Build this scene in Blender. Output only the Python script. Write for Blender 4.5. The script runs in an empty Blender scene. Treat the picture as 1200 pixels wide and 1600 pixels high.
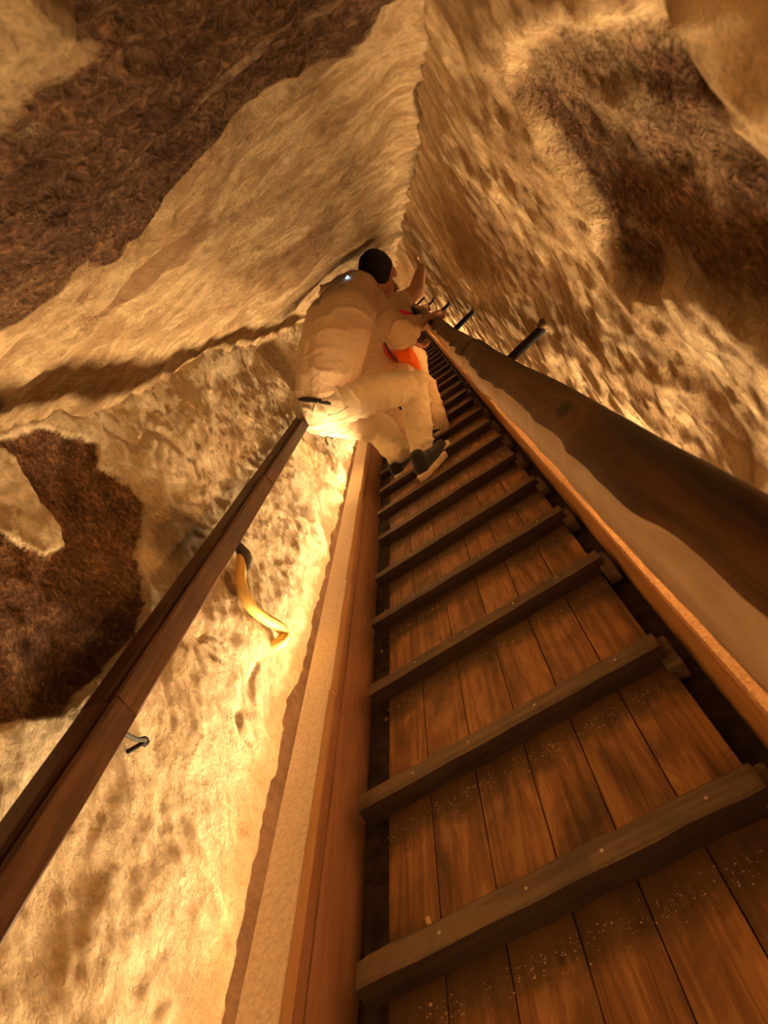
import bpy, bmesh, math, random
import numpy as np
from mathutils import Vector, Matrix

# ------------------------------------------------------------------ camera, world, lamps
SLOPE = 0.0                                    # the scene is laid out in the plane of the ramp
R = Matrix.Rotation(SLOPE, 4, 'X')
S = bpy.context.scene
C = S.collection
CAM_H = 0.84                                   # height above the walkway, metres
cam_d = bpy.data.cameras.new('camera'); cam = bpy.data.objects.new('camera', cam_d); C.objects.link(cam)
rt = Vector((.827, .0086, -.5617)).normalized()
fw = Vector((-.176, .9536, -.2443)).normalized()
up = rt.cross(fw).normalized(); fw = up.cross(rt).normalized()
M = Matrix.Identity(4)
for i, v in enumerate((rt, up, -fw)):
    for j in range(3): M[j][i] = v[j]
M[2][3] = CAM_H
cam.matrix_world = R @ M
cam_d.sensor_fit = 'VERTICAL'; cam_d.sensor_height = 24; cam_d.sensor_width = 18
FPX = 1109.0
cam_d.lens = FPX / 1600 * 24
cam_d.clip_start = .01
cam_d.dof.use_dof = True; cam_d.dof.focus_distance = 1.9; cam_d.dof.aperture_fstop = 6.5
S.camera = cam
w = bpy.data.worlds.new('world'); S.world = w; w.use_nodes = True
w.node_tree.nodes['Background'].inputs[0].default_value = (.9, .5, .2, 1)
w.node_tree.nodes['Background'].inputs[1].default_value = 3.2  # added warm fill, entering through the open end behind the camera
S.view_settings.view_transform = 'Standard'; S.view_settings.look = 'None'
S.view_settings.exposure = 0.34; S.view_settings.gamma = 1; S.view_settings.use_curve_mapping = False

LED = (1, .67, .335)
def led(x, y0, y1, z, tilt, power, spread=112):
    d = bpy.data.lights.new('led_strip', 'AREA'); d.shape = 'RECTANGLE'
    d.size = .042; d.size_y = y1 - y0; d.color = LED; d.spread = math.radians(spread); d.energy = power * (y1 - y0)
    o = bpy.data.objects.new('led_strip', d); C.objects.link(o)
    # the lamp shines along its local -Z; tilt turns that away from straight up
    o.rotation_euler = (0, math.pi + tilt, 0); o.location = (x, (y0 + y1) / 2, z)
y = -1.5
while y < 14:
    led(-.759, y, y + 1.1, .100, math.radians(27), 12.5, 118)
    led(.214, y, y + 1.1, .100, math.radians(42), 27, 104)
    y += 1.12

# ------------------------------------------------------------------ helpers
def ray(px, py):
    d = rt * (px - 600) + up * (800 - py) + fw * FPX
    return d
def at(px, py, Y):                             # point seen at a pixel, at distance Y along the passage
    d = ray(px, py); return Vector((0, 0, CAM_H)) + d * (Y / d.y)
def on_x(px, py, X):
    d = ray(px, py); return Vector((0, 0, CAM_H)) + d * (X / d.x)
def on_z(px, py, Z):
    d = ray(px, py); return Vector((0, 0, CAM_H)) + d * ((Z - CAM_H) / d.z)

def _hash(ix, iy, iz, seed):
    n = (ix * 374761393 + iy * 668265263 + iz * 2147483647 + seed * 974711) & 0xffffffff
    n = ((n ^ (n >> 13)) * 1274126177) & 0xffffffff
    n = ((n ^ (n >> 16)) * 2246822519) & 0xffffffff
    return ((n ^ (n >> 15)) & 0xffffff) / float(0xffffff)
def vnoise(x, y, z, seed=0):
    x0 = np.floor(x); y0 = np.floor(y); z0 = np.floor(z)
    fx = x - x0; fy = y - y0; fz = z - z0
    fx = fx*fx*(3-2*fx); fy = fy*fy*(3-2*fy); fz = fz*fz*(3-2*fz)
    ix = x0.astype(np.int64); iy = y0.astype(np.int64); iz = z0.astype(np.int64)
    def h(a, b, c): return _hash(ix+a, iy+b, iz+c, seed)
    c00 = h(0,0,0)*(1-fx)+h(1,0,0)*fx; c10 = h(0,1,0)*(1-fx)+h(1,1,0)*fx
    c01 = h(0,0,1)*(1-fx)+h(1,0,1)*fx; c11 = h(0,1,1)*(1-fx)+h(1,1,1)*fx
    return (c00*(1-fy)+c10*fy)*(1-fz)+(c01*(1-fy)+c11*fy)*fz
def fbm(x, y, z=None, octv=4, seed=0, gain=.5):    # about -0.5 .. 0.5
    x = np.asarray(x, float); y = np.asarray(y, float); z = np.zeros_like(x) if z is None else np.asarray(z, float)
    s = 0; a = 1; t = 0
    for k in range(octv):
        s = s + a*(vnoise(x*2**k, y*2**k, z*2**k, seed+k*17)-.5); t += a; a *= gain
    return s / t * 1.6
def ridge(x, y, octv=3, seed=0):                   # 0 .. 1, sharp crests
    s = 0; a = 1; t = 0
    for k in range(octv):
        s = s + a*(1-np.abs(2*vnoise(x*2**k, y*2**k, x*0+.5, seed+k*31)-1)); t += a; a *= .5
    return s/t
def sstep(a, b, x):
    t = np.clip((x-a)/(b-a), 0, 1); return t*t*(3-2*t)
def sdist(poly, u, v):                             # signed distance, positive inside
    inside = np.zeros(u.shape, bool); dmin = np.full(u.shape, 1e9)
    n = len(poly)
    for i in range(n):
        x1, y1 = poly[i]; x2, y2 = poly[(i+1) % n]
        ex, ey = x2-x1, y2-y1; L = ex*ex+ey*ey+1e-12
        t = np.clip(((u-x1)*ex+(v-y1)*ey)/L, 0, 1)
        dmin = np.minimum(dmin, np.hypot(u-(x1+t*ex), v-(y1+t*ey)))
        if abs(y2-y1) > 1e-9:
            c = ((y1 > v) != (y2 > v)) & (u < (x2-x1)*(v-y1)/(y2-y1)+x1); inside ^= c
    return np.where(inside, dmin, -dmin)
def soft(poly, u, v, s): return np.clip(.5 + sdist(poly, u, v)/s, 0, 1)

def tag(o, label=None, cat=None, group=None, kind=None):
    if label: o['label'] = label
    if cat: o['category'] = cat
    if group: o['group'] = group
    if kind: o['kind'] = kind
    return o
def empty(name, loc, label, cat, group=None):
    o = bpy.data.objects.new(name, None); C.objects.link(o); o.location = loc; o.empty_display_size = .05
    return tag(o, label, cat, group)
def root_loc(p):
    v = Vector((0, 0, 0))
    while p is not None: v += Vector(p.location); p = p.parent
    return v
def link(name, me, mat, parent=None, smooth=True, origin=None):
    """mesh in passage coordinates -> ONE object"""
    o = bpy.data.objects.new(name, me); C.objects.link(o)
    base = root_loc(parent)
    org = Vector(origin) if origin is not None else base
    me.transform(Matrix.Translation(-org)); o.location = org - base
    if parent: o.parent = parent
    for m in (mat if isinstance(mat, (list, tuple)) else [mat]): me.materials.append(m)
    if smooth: me.shade_smooth()
    return o
def obj(name, bm, mat, parent=None, smooth=False, origin=None):
    bmesh.ops.recalc_face_normals(bm, faces=bm.faces)
    me = bpy.data.meshes.new(name); bm.to_mesh(me); bm.free()
    return link(name, me, mat, parent, smooth, origin)
def box(bm, x0, x1, y0, y1, z0, z1, bev=0, mtx=None):
    r = bmesh.ops.create_cube(bm, size=1)
    vs = r['verts']
    for v in vs: v.co = Vector((x0+(v.co.x+.5)*(x1-x0), y0+(v.co.y+.5)*(y1-y0), z0+(v.co.z+.5)*(z1-z0)))
    if mtx is not None:
        for v in vs: v.co = mtx @ v.co
    if bev:
        es = list({e for v in vs for e in v.link_edges})
        bmesh.ops.bevel(bm, geom=es, offset=bev, segments=2, affect='EDGES', profile=.6)
def frame_for(t):
    t = t.normalized(); a = Vector((0, 0, 1)) if abs(t.z) < .9 else Vector((1, 0, 0))
    n = t.cross(a).normalized(); return n, t.cross(n).normalized()
def tube(bm, pts, rads, seg=12, cap=True, shape=None):
    pts = [Vector(p) for p in pts]
    if not hasattr(rads, '__len__'): rads = [rads]*len(pts)
    rings = []; n = None
    for i, p in enumerate(pts):
        t = (pts[min(i+1, len(pts)-1)]-pts[max(i-1, 0)]).normalized()
        if n is None: n, b = frame_for(t)
        else:
            n = (n - t*n.dot(t)).normalized(); b = t.cross(n)
        rings.append([bm.verts.new(p+(n*math.cos(a)+b*math.sin(a))*rads[i]) for a in [2*math.pi*k/seg for k in range(seg)]])
    for i in range(len(rings)-1):
        for k in range(seg):
            bm.faces.new((rings[i][k], rings[i][(k+1) % seg], rings[i+1][(k+1) % seg], rings[i+1][k]))
    if cap: bm.faces.new(rings[0][::-1]); bm.faces.new(rings[-1])
def spline(pts, n):
    pts = [Vector(p) for p in pts]; out = []
    P = [pts[0]*2-pts[1]]+pts+[pts[-1]*2-pts[-2]]
    for i in range(1, len(P)-2):
        for k in range(n):
            t = k/n; a, b, c, d = P[i-1], P[i], P[i+1], P[i+2]
            out.append(.5*((2*b)+(c-a)*t+(2*a-5*b+4*c-d)*t*t+(3*b-a-3*c+d)*t**3))
    out.append(pts[-1]); return out

# ------------------------------------------------------------------ materials
class NT:
    def __init__(s, name, rough=.8):
        s.m = bpy.data.materials.new(name); s.m.use_nodes = True; s.t = s.m.node_tree
        s.b = s.t.nodes['Principled BSDF']; s.b.inputs['Roughness'].default_value = rough
        s.b.inputs['Specular IOR Level'].default_value = .3
        s.tc = s.n('ShaderNodeTexCoord')
    def n(s, typ, **kw):
        x = s.t.nodes.new(typ)
        for k, v in kw.items(): setattr(x, k, v)
        return x
    def l(s, a, b): s.t.links.new(a, b)
    def mapping(s, scale=(1,1,1), loc=(0,0,0), rot=(0,0,0), src=None):
        m = s.n('ShaderNodeMapping'); m.inputs['Scale'].default_value = scale; m.inputs['Location'].default_value = loc
        m.inputs['Rotation'].default_value = rot
        s.l(src or s.tc.outputs['Object'], m.inputs[0]); return m.outputs[0]
    def noise(s, vec, scale, detail=4, rough=.55, dist=0):
        x = s.n('ShaderNodeTexNoise'); x.inputs['Scale'].default_value = scale; x.inputs['Detail'].default_value = detail
        x.inputs['Roughness'].default_value = rough; x.inputs['Distortion'].default_value = dist
        s.l(vec, x.inputs['Vector']); return x.outputs['Fac']
    def voro(s, vec, scale, feature='F1', rnd=1):
        x = s.n('ShaderNodeTexVoronoi', feature=feature); x.inputs['Scale'].default_value = scale
        x.inputs['Randomness'].default_value = rnd; s.l(vec, x.inputs['Vector']); return x
    def ramp(s, fac, stops):
        x = s.n('ShaderNodeValToRGB'); e = x.color_ramp.elements
        while len(e) < len(stops): e.new(.5)
        for k, (p, c) in enumerate(stops):
            e[k].position = p; e[k].color = (c[0], c[1], c[2], 1) if hasattr(c, '__len__') else (c, c, c, 1)
        s.l(fac, x.inputs[0]); return x.outputs[0]
    def math(s, op, a, b=None, clamp=False):
        x = s.n('ShaderNodeMath', operation=op, use_clamp=clamp)
        for i, v in enumerate((a, b)):
            if v is None: continue
            if isinstance(v, (int, float)): x.inputs[i].default_value = v
            else: s.l(v, x.inputs[i])
        return x.outputs[0]
    def mix(s, fac, a, b, mode='MIX'):
        x = s.n('ShaderNodeMix', data_type='RGBA', blend_type=mode)
        for i, v in ((0, fac), (6, a), (7, b)):
            if isinstance(v, (int, float)): x.inputs[i].default_value = v
            elif isinstance(v, tuple): x.inputs[i].default_value = (v[0], v[1], v[2], 1)
            else: s.l(v, x.inputs[i])
        return x.outputs[2]
    def bump(s, h, strength, dist, prev=None):
        x = s.n('ShaderNodeBump'); x.inputs['Strength'].default_value = strength; x.inputs['Distance'].default_value = dist
        s.l(h, x.inputs['Height'])
        if prev is not None: s.l(prev, x.inputs['Normal'])
        return x.outputs[0]
    def out(s, col, nrm=None, rough=None):
        if isinstance(col, tuple): s.b.inputs['Base Color'].default_value = (col[0], col[1], col[2], 1)
        else: s.l(col, s.b.inputs['Base Color'])
        if nrm is not None: s.l(nrm, s.b.inputs['Normal'])
        if rough is not None: s.l(rough, s.b.inputs['Roughness'])
        return s.m

def rock(name, stretch, light, mid, brown, mottle=.5, b1=.8, fib=(1,1,1), fibs=30, seed=0., soft0=.4, soft1=.6, strata=(1, 1.5, .7), ks=.8):
    N = NT(name, .92); N.b.inputs['Specular IOR Level'].default_value = .12
    v = N.mapping(stretch, loc=(seed, seed*2, seed*3)); vf = N.mapping(fib, loc=(seed, 0, seed))
    big = N.noise(v, 3.2, 6, .62, .6)
    col = N.ramp(big, [(.30, mid), (.47, light), (.62, light), (.75, mid)])
    m2 = N.noise(v, 7.5, 9, .72, .4)
    mk = N.ramp(m2, [(.60-.22*mottle, 0.), (.72-.12*mottle, 1.)])
    col = N.mix(N.math('MULTIPLY', mk, mottle), col, brown)
    fine = N.noise(vf, 50, 8, .75, .1)
    col = N.mix(.6, col, N.ramp(fine, [(.32, (.45,.38,.32)), (.52, (1.0,1.0,1.0)), (.7, (1.2,1.2,1.2))]), 'MULTIPLY')
    st_ = N.noise(N.mapping(strata, loc=(seed, 0, 0)), 8, 8, .66, .9)
    col = N.mix(N.math('MULTIPLY', N.ramp(st_, [(.50, 0.), (.60, 1.), (.72, .3)]), ks), col, N.mix(.5, brown, mid))
    # patina and soot plus painted shade of recesses, kept as masks on the mesh
    a = N.n('ShaderNodeAttribute', attribute_name='stain'); sp = N.n('ShaderNodeSeparateColor'); N.l(a.outputs['Color'], sp.inputs[0])
    br = N.math('MULTIPLY', N.math('SUBTRACT', N.noise(v, 14, 8, .7, .2), .5), 1.1)
    patf = N.ramp(N.math('ADD', sp.outputs[0], br), [(soft0, 0.), (soft1, 1.)])
    pn = N.noise(vf, 22, 9, .75, .2)
    pcol = N.ramp(pn, [(.30, (.06,.028,.016)), (.48, (.15,.075,.042)), (.60, (.28,.16,.09)), (.74, (.48,.33,.19))])
    pcol = N.mix(N.ramp(N.noise(v, 5, 5, .6), [(.4, .0), (.7, .6)]), pcol, (.30,.17,.09))
    pitn = N.noise(N.mapping((1, 1, 1)), 85, 4, .6, .4)
    pcol = N.mix(.7, pcol, N.ramp(pitn, [(.36, (.35,.3,.28)), (.56, (1.0,1.0,1.0)), (.68, (1.9,1.7,1.5))]), 'MULTIPLY')
    col = N.mix(patf, col, pcol)
    s2 = N.math('MULTIPLY', N.ramp(N.math('ADD', sp.outputs[1], N.math('MULTIPLY', br, .5)), [(.2, 0.), (.9, 1.)]), .8)
    col = N.mix(s2, col, (.05,.026,.016))
    s3 = N.ramp(N.math('ADD', sp.outputs[2], br), [(.35, 0.), (.75, 1.)])
    col = N.mix(N.math('MULTIPLY', s3, .75), col, N.ramp(pn, [(.3, (.15,.07,.035)), (.7, (.38,.22,.11))]))
    h1 = N.noise(v, 11, 10, .66, .25)
    n1 = N.bump(h1, b1, .11)
    rg = N.n('ShaderNodeTexNoise', noise_type='RIDGED_MULTIFRACTAL'); rg.inputs['Scale'].default_value = fibs*.45
    rg.inputs['Detail'].default_value = 6; rg.inputs['Roughness'].default_value = .6; N.l(vf, rg.inputs['Vector'])
    n1b = N.bump(rg.outputs['Fac'], b1*.5, .03, n1)
    h2 = N.noise(vf, fibs*2.2, 10, .72, .15)
    n2 = N.bump(h2, b1, .035, n1b)
    ph = N.ramp(pitn, [(.35, 0.), (.65, 1.)])
    pm = N.math('MULTIPLY', N.math('ADD', patf, .15), ph)
    n3 = N.bump(pm, .9, .012, n2)
    return N.out(col, n3)

def wood(name, dark, mid, light, axis='Y', rough=.55, grime=(.03,.015,.008), grime_amt=.35, knots=.8, dark_attr=False, scale=1., spec=.3, bmp=.35):
    N = NT(name, rough); N.b.inputs['Specular IOR Level'].default_value = spec
    s = {'Y': (1, .06, 1), 'X': (.06, 1, 1), 'Z': (1, 1, .06)}[axis]
    rnd = N.n('ShaderNodeObjectInfo').outputs['Random']
    sh = N.n('ShaderNodeVectorMath', operation='ADD'); cb = N.n('ShaderNodeCombineXYZ')
    for i, f in enumerate((17., 31., 11.)): N.l(N.math('MULTIPLY', rnd, f), cb.inputs[i])
    N.l(N.tc.outputs['Object'], sh.inputs[0]); N.l(cb.outputs[0], sh.inputs[1]); src = sh.outputs[0]
    v = N.mapping(tuple(q*scale for q in s), src=src); vi = N.mapping((scale,)*3, src=src)
    kv = N.voro(N.mapping(tuple(scale*(q if q == 1 else .45) for q in s), src=src), 7.5)
    kd = kv.outputs['Distance']
    warp = N.math('MULTIPLY', N.ramp(kd, [(.0, 1.), (.30, 0.)]), .5)
    g1 = N.noise(v, 34, 6, .6, 1.4)
    g1b = N.math('ADD', g1, N.math('MULTIPLY', warp, .6))
    wv = N.math('SINE', N.math('MULTIPLY', g1b, 42)); wv = N.math('ADD', N.math('MULTIPLY', wv, .5), .5)
    col = N.ramp(g1b, [(.28, dark), (.48, mid), (.68, light)])
    col = N.mix(N.math('MULTIPLY', wv, .28), col, dark)
    kk = N.ramp(kd, [(.03, 1.), (.07, 0.)])
    col = N.mix(N.math('MULTIPLY', kk, knots), col, tuple(c*.25 for c in dark))
    gr = N.ramp(N.noise(N.mapping((1, .45, 1), src=src), 7, 6, .65, .5), [(.45, 0.), (.66, 1.)])
    col = N.mix(N.math('MULTIPLY', gr, grime_amt), col, grime)
    if dark_attr:
        a = N.n('ShaderNodeAttribute', attribute_name='plank_dark')
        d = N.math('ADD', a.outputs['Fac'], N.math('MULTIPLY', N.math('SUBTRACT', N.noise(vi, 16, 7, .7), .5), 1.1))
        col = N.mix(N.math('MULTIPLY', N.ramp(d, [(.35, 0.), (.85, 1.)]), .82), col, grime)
    b = N.bump(N.math('ADD', g1, N.math('MULTIPLY', wv, .15)), bmp, .004)
    b = N.bump(N.noise(vi, 90, 4, .6), .15, .002, b)
    return N.out(col, b)

def plain(name, col, rough=.6, bumps=None, metal=0, var=.2, spec=.3):
    N = NT(name, rough); N.b.inputs['Metallic'].default_value = metal; N.b.inputs['Specular IOR Level'].default_value = spec
    v = N.mapping()
    c = N.mix(N.ramp(N.noise(v, 25, 6, .6), [(.3, 0.), (.7, 1.)]), tuple(q*(1-var) for q in col), tuple(min(1, q*(1+var)) for q in col))
    nb = None
    if bumps: nb = N.bump(N.noise(v, bumps[0], 6, .6), bumps[1], bumps[2])
    return N.out(c, nb)
def cloth(name, col, folds=14, strength=.6):
    N = NT(name, .9); N.b.inputs['Specular IOR Level'].default_value = .1; N.b.inputs['Sheen Weight'].default_value = .2
    v = N.mapping()
    c = N.mix(N.ramp(N.noise(v, 8, 4, .5), [(.3, 0.), (.7, 1.)]), tuple(q*.92 for q in col), col)
    h = N.noise(v, folds, 3, .5, 1.5)
    nb = N.bump(h, strength, .02)
    nb = N.bump(N.noise(v, 400, 2, .5), .15, .001, nb)
    return N.out(c, nb)

LIGHT = (.74, .58, .36); MID = (.55, .38, .20); BROWN = (.22, .115, .055)
m_left = rock('limestone_left', (1, .8, .9), (.76,.63,.43), (.68,.53,.33), (.42,.27,.14), .12, .62, (1, .75, .8), 24, 1.3, ks=.22)
m_right = rock('limestone_right', (1, 1.0, .75), (.74,.56,.34), (.56,.38,.20), (.28,.155,.08), .6, .5, (1, .8, .8), 26, 4.1, .2, .85, (1, 1.6, .5))
m_ceil = rock('limestone_ceiling', (.9, .8, 1), (.74,.56,.33), (.56,.38,.20), (.27,.15,.07), .8, 1.0, (.9, .7, 1), 24, 7.7, strata=(.55, 1.7, 1))
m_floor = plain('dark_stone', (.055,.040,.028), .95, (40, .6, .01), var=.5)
m_plank = wood('pine_plank', (.12,.052,.022), (.30,.145,.055), (.48,.25,.095), grime=(.05,.027,.012), grime_amt=.75, dark_attr=True, rough=.6, knots=.9)
m_cleat = wood('cleat_wood', (.07,.045,.026), (.14,.095,.06), (.22,.15,.09), axis='X', grime=(.03,.02,.012), grime_amt=.5, rough=.6)
m_front = wood('cleat_shaded_face', (.02,.010,.005), (.035,.018,.009), (.05,.027,.013), axis='X', grime=(.012,.007,.004), rough=.9)  # shade on the near face painted as a darker wood colour
m_side = wood('trough_side', (.22,.10,.055), (.33,.16,.09), (.39,.20,.115), grime=(.15,.07,.04), grime_amt=.15, knots=.4, rough=.5, scale=.7, bmp=.12)
m_side2 = wood('trough_side_new', (.34,.16,.06), (.48,.24,.09), (.56,.30,.12), grime=(.2,.09,.03), grime_amt=.15, knots=.4, rough=.5, scale=.8, bmp=.15)
m_edge = wood('trough_edge', (.40,.22,.10), (.5,.28,.13), (.56,.33,.16), grime=(.3,.16,.08), grime_amt=.15, knots=.2, rough=.6)
m_ledge = wood('trough_back', (.04,.018,.009), (.06,.027,.013), (.09,.04,.018), rough=.8)
def rough_top(name, c1, c2, sc):
    N = NT(name, .75); v = N.mapping()
    a = N.noise(v, sc, 6, .62, .5); c = N.ramp(a, [(.35, c1), (.6, c2)])
    return N.out(c, N.bump(a, .8, .008))
m_top = rough_top('rough_board_top', (.72,.54,.40), (.90,.74,.58), 95)
m_top2 = rough_top('rough_board_top_right', (.50,.27,.12), (.66,.40,.2), 110)
m_rail = wood('rail_varnished', (.018,.007,.003), (.070,.028,.010), (.15,.062,.023), grime=(.02,.009,.004), grime_amt=.4, knots=.9, rough=.55, spec=.2, scale=.55)
m_rail_pale = wood('rail_worn_lit_face', (.34,.23,.15), (.50,.37,.27), (.60,.46,.35), grime=(.12,.07,.045), grime_amt=.35, knots=.3, rough=.45, scale=.5)  # bare worn facet, with glow off the left wall painted in
m_lrail = wood('left_rail_wood', (.035,.014,.008), (.07,.030,.015), (.12,.055,.027), grime=(.02,.010,.006), grime_amt=.4, knots=.5, rough=.55, spec=.15)
m_iron = plain('black_iron', (.010,.008,.006), .8, (120, .5, .003), metal=0, spec=.15, var=.4)
m_rust = plain('rusty_iron', (.14,.085,.035), .8, (150, .8, .004), var=.7)
m_grit = plain('sand_grit', (.50,.35,.19), .95, var=.3)
m_skin = plain('skin', (.50,.24,.14), .5, (90, .1, .002), var=.12)
m_skin2 = plain('skin_deep', (.42,.22,.13), .5, (90, .1, .002), var=.12)
m_hair = plain('dark_hair', (.012,.008,.006), .6, (260, .9, .004), var=.5)
m_shirt = cloth('beige_cotton', (.66,.48,.31), 16, .35)
m_trous = cloth('cream_twill', (.60,.49,.33), 14, .55)
m_trous2 = cloth('sand_linen', (.64,.47,.31), 15, .6)
m_shirt2 = cloth('tan_jersey', (.60,.42,.27), 22, .6)
m_black = cloth('black_knit', (.02,.017,.015), 60, .3)
m_belt = plain('black_leather', (.012,.01,.01), .45)
m_sole = plain('pale_rubber', (.68,.52,.37), .6, (80, .3, .003))
m_orange = cloth('orange_nylon', (.95,.16,.012), 22, .6)
m_red = cloth('dark_red_nylon', (.42,.025,.012), 22, .6)
m_pink = plain('pink_case', (.95,.02,.20), .4, var=.05)
m_glass = plain('black_glass', (.01,.01,.012), .1, spec=.6)
m_yellow = plain('yellow_foam', (.70,.48,.14), .6, (60, .4, .004), var=.15)
m_tape = plain('black_tape', (.05,.042,.036), .7, (90, .8, .005), var=.5)
m_frag = plain('stone_fragment', (.4,.27,.15), .95, (60, .6, .006), var=.3)

# ------------------------------------------------------------------ the stone shell
def ylist(y0=-1.6, y1=14.5):
    ys = []; y = y0
    while y < y1:
        ys.append(y)
        y += .03 if y < .1 else max(.0075, .0048*y)
    return np.array(ys)
YS = ylist()
def grid(name, U, V, fn, mat, label_kind='structure'):
    """U along the passage, V across; fn(u, v) -> xyz arrays and an rgb stain array"""
    u, v = np.meshgrid(U, V, indexing='ij')
    X, Y, Z, st = fn(u, v)
    nu, nv = u.shape
    co = np.stack([X, Y, Z], -1).reshape(-1, 3)
    idx = np.arange(nu*nv).reshape(nu, nv)
    f = np.stack([idx[:-1,:-1], idx[1:,:-1], idx[1:,1:], idx[:-1,1:]], -1).reshape(-1, 4)
    me = bpy.data.meshes.new(name)
    me.vertices.add(len(co)); me.vertices.foreach_set('co', co.astype(np.float32).ravel())
    me.loops.add(f.size); me.loops.foreach_set('vertex_index', f.astype(np.int32).ravel())
    me.polygons.add(len(f)); me.polygons.foreach_set('loop_start', np.arange(0, f.size, 4, dtype=np.int32))
    me.update(calc_edges=True)
    a = me.attributes.new('stain', 'FLOAT_COLOR', 'POINT')
    c = np.ones((len(co), 4), np.float32); c[:, :3] = st.reshape(-1, 3); a.data.foreach_set('color', c.ravel())
    o = link(name, me, mat); o['kind'] = 'structure'
    return o
def PL(pts, X): return [(p.y, p.z) for p in (on_x(a, b, X) for a, b in pts)]
def PC(pts, Z): return [(p.y, p.x) for p in (on_z(a, b, Z) for a, b in pts)]

XL, XR = -.80, .25
PAT_L = PL([(-160,700),(0,690),(60,672),(110,685),(150,695),(155,730),(188,742),(215,762),(232,788),(222,830),(214,872),(226,940),(214,985),(160,1050),(100,1110),(0,1130),(-160,1160)], XL)
COL_L = PL([(-160,690),(0,700),(22,712),(60,762),(100,822),(108,850),(74,868),(40,852),(0,832),(-160,780)], XL)
SOOT_L = PL([(226,810),(262,785),(305,800),(322,850),(290,874),(250,880),(226,850)], XL)
SOOT_L2 = PL([(10,1000),(120,900),(215,900),(215,985),(140,1080),(60,1130),(-40,1140)], XL)
RED_L = PL([(335,900),(360,885),(382,905),(380,945),(350,950)], XL)
BRN_L = PL([(330,640),(420,590),(455,600),(450,650),(400,700),(330,760),(300,800),(270,780)], XL)
SLOT_L = PL([(396,538),(432,528),(475,590),(458,612)], XL)
HOLE_SHADE_C = PC([(-20,638),(12,632),(22,648),(5,660),(-20,668)], 1.03)  # dark of the hole painted into the ceiling colour, no recess modelled
def left_wall(u, v):
    n1 = fbm(u*1.3, v*2.2, octv=3, seed=3)*.045
    n2 = fbm(u*7+2*fbm(u*3, v*3, seed=8), v*6, octv=5, seed=5, gain=.55)*.016
    pat = np.clip(soft(PAT_L, u, v, .03) - soft(COL_L, u, v, .02), 0, 1)
    wob = fbm(u*22, v*22, octv=3, seed=12)*.9
    rec = sstep(.35, .65, pat + wob*.35)
    # crevices that run up the wall near the camera
    cr = 1-np.abs(2*vnoise(u*5+.8*fbm(u*6, v*6, seed=4), v*1.6, u*0+.3, 44)-1)
    crk = sstep(.965, 1, cr)*sstep(.45, .55, vnoise(u*2.1, v*3.3, u*0, 71))
    slot = soft(SLOT_L, u, v, .03)
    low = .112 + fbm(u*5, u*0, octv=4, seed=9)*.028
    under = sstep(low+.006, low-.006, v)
    top = sstep(.90, 1.06, v)
    x = XL + n1*.8*(1-under) + n2 - rec*.016 - crk*.008 - slot*.05 - under*.07 + top*.03*(.6+fbm(u*2, v, seed=2))
    x = x + (fbm(u*26, v*26, octv=3, seed=19)*.007 + ridge(u*9, v*3, seed=6)*.004)*(.6+.4*rec)
    soot_shade = np.maximum(soft(SOOT_L, u, v, .10)*1.0, soft(SOOT_L2, u, v, .16)*.8); soot_shade = np.maximum(np.maximum(soot_shade, slot*.55), under*1.1)  # dark patches, plus shade of the undercut and slot painted in
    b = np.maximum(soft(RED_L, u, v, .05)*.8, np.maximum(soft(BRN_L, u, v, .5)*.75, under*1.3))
    st = np.stack([np.clip(pat, 0, 1), soot_shade, b], -1)
    return x, u, v, st
grid('wall_left', YS, np.linspace(-.12, 1.16, 170), left_wall, m_left)

PAT_R = PL([(905,22),(972,34),(1062,2),(1100,62),(1148,135),(1160,190),(1230,260),(1300,400),(1300,560),(1200,520),(1110,470),(1030,430),(1000,470),(960,450),(935,400),(925,350),(890,280),(850,190),(818,130),(835,70)], XR)
LITE_R = PL([(850,110),(900,75),(1000,140),(1090,240),(1070,270),(1000,220),(960,240),(900,170)], XR)
DRK_R = PL([(930,380),(1010,380),(1110,400),(1250,380),(1300,520),(1130,530),(1040,470),(960,450)], XR)
BR_R = PL([(700,330),(760,310),(840,420),(900,480),(830,470),(760,440),(720,420)], XR)
PALE_R = PL([(1100,-60),(1135,40),(1185,110),(1240,170),(1400,260),(1400,-60)], XR)
def right_wall(u, v):
    n1 = fbm(u*1.5, v*2, octv=3, seed=23)*.04
    w1 = fbm(u*2.5, v*2.5, octv=2, seed=33)*.5
    fl = ridge(u*5.2+w1+v*.6, v*1.3, octv=3, seed=29)*.026             # worn flutes standing up the wall
    n2 = fbm(u*10, v*6, octv=4, seed=25, gain=.6)*.011
    pat = np.clip(soft(PAT_R, u, v, .06) - soft(LITE_R, u, v, .12)*.55, 0, 1)*.92
    rec = sstep(.2, .5, soft(PAT_R, u, v, .05)+fbm(u*18, v*18, octv=3, seed=36)*.2)
    low = .13 + fbm(u*6, u*0, octv=4, seed=39)*.03
    under = sstep(low+.006, low-.006, v)
    joint = sstep(.02, 0, np.abs(u-(5.2+.25*(v-.8))))*sstep(.2, .5, v)
    pale = soft(PALE_R, u, v, .02)
    x = XR + .012 + n1 - fl*(1-.5*pat) + n2 + rec*.014 + under*.05 + joint*.05 - pale*.012
    x = x - (fbm(u*28, v*24, octv=3, seed=49)*.007)
    soot_shade = soft(DRK_R, u, v, .12)*.55
    b = soft(BR_R, u, v, .15)*.7 + under*.6 + sstep(.5, .7, vnoise(u*6, v*2.2, u*0, 61))*.25
    return x, u, v, np.stack([pat, soot_shade, b], -1)
grid('wall_right', YS, np.linspace(-.12, 1.18, 170), right_wall, m_right)

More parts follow.
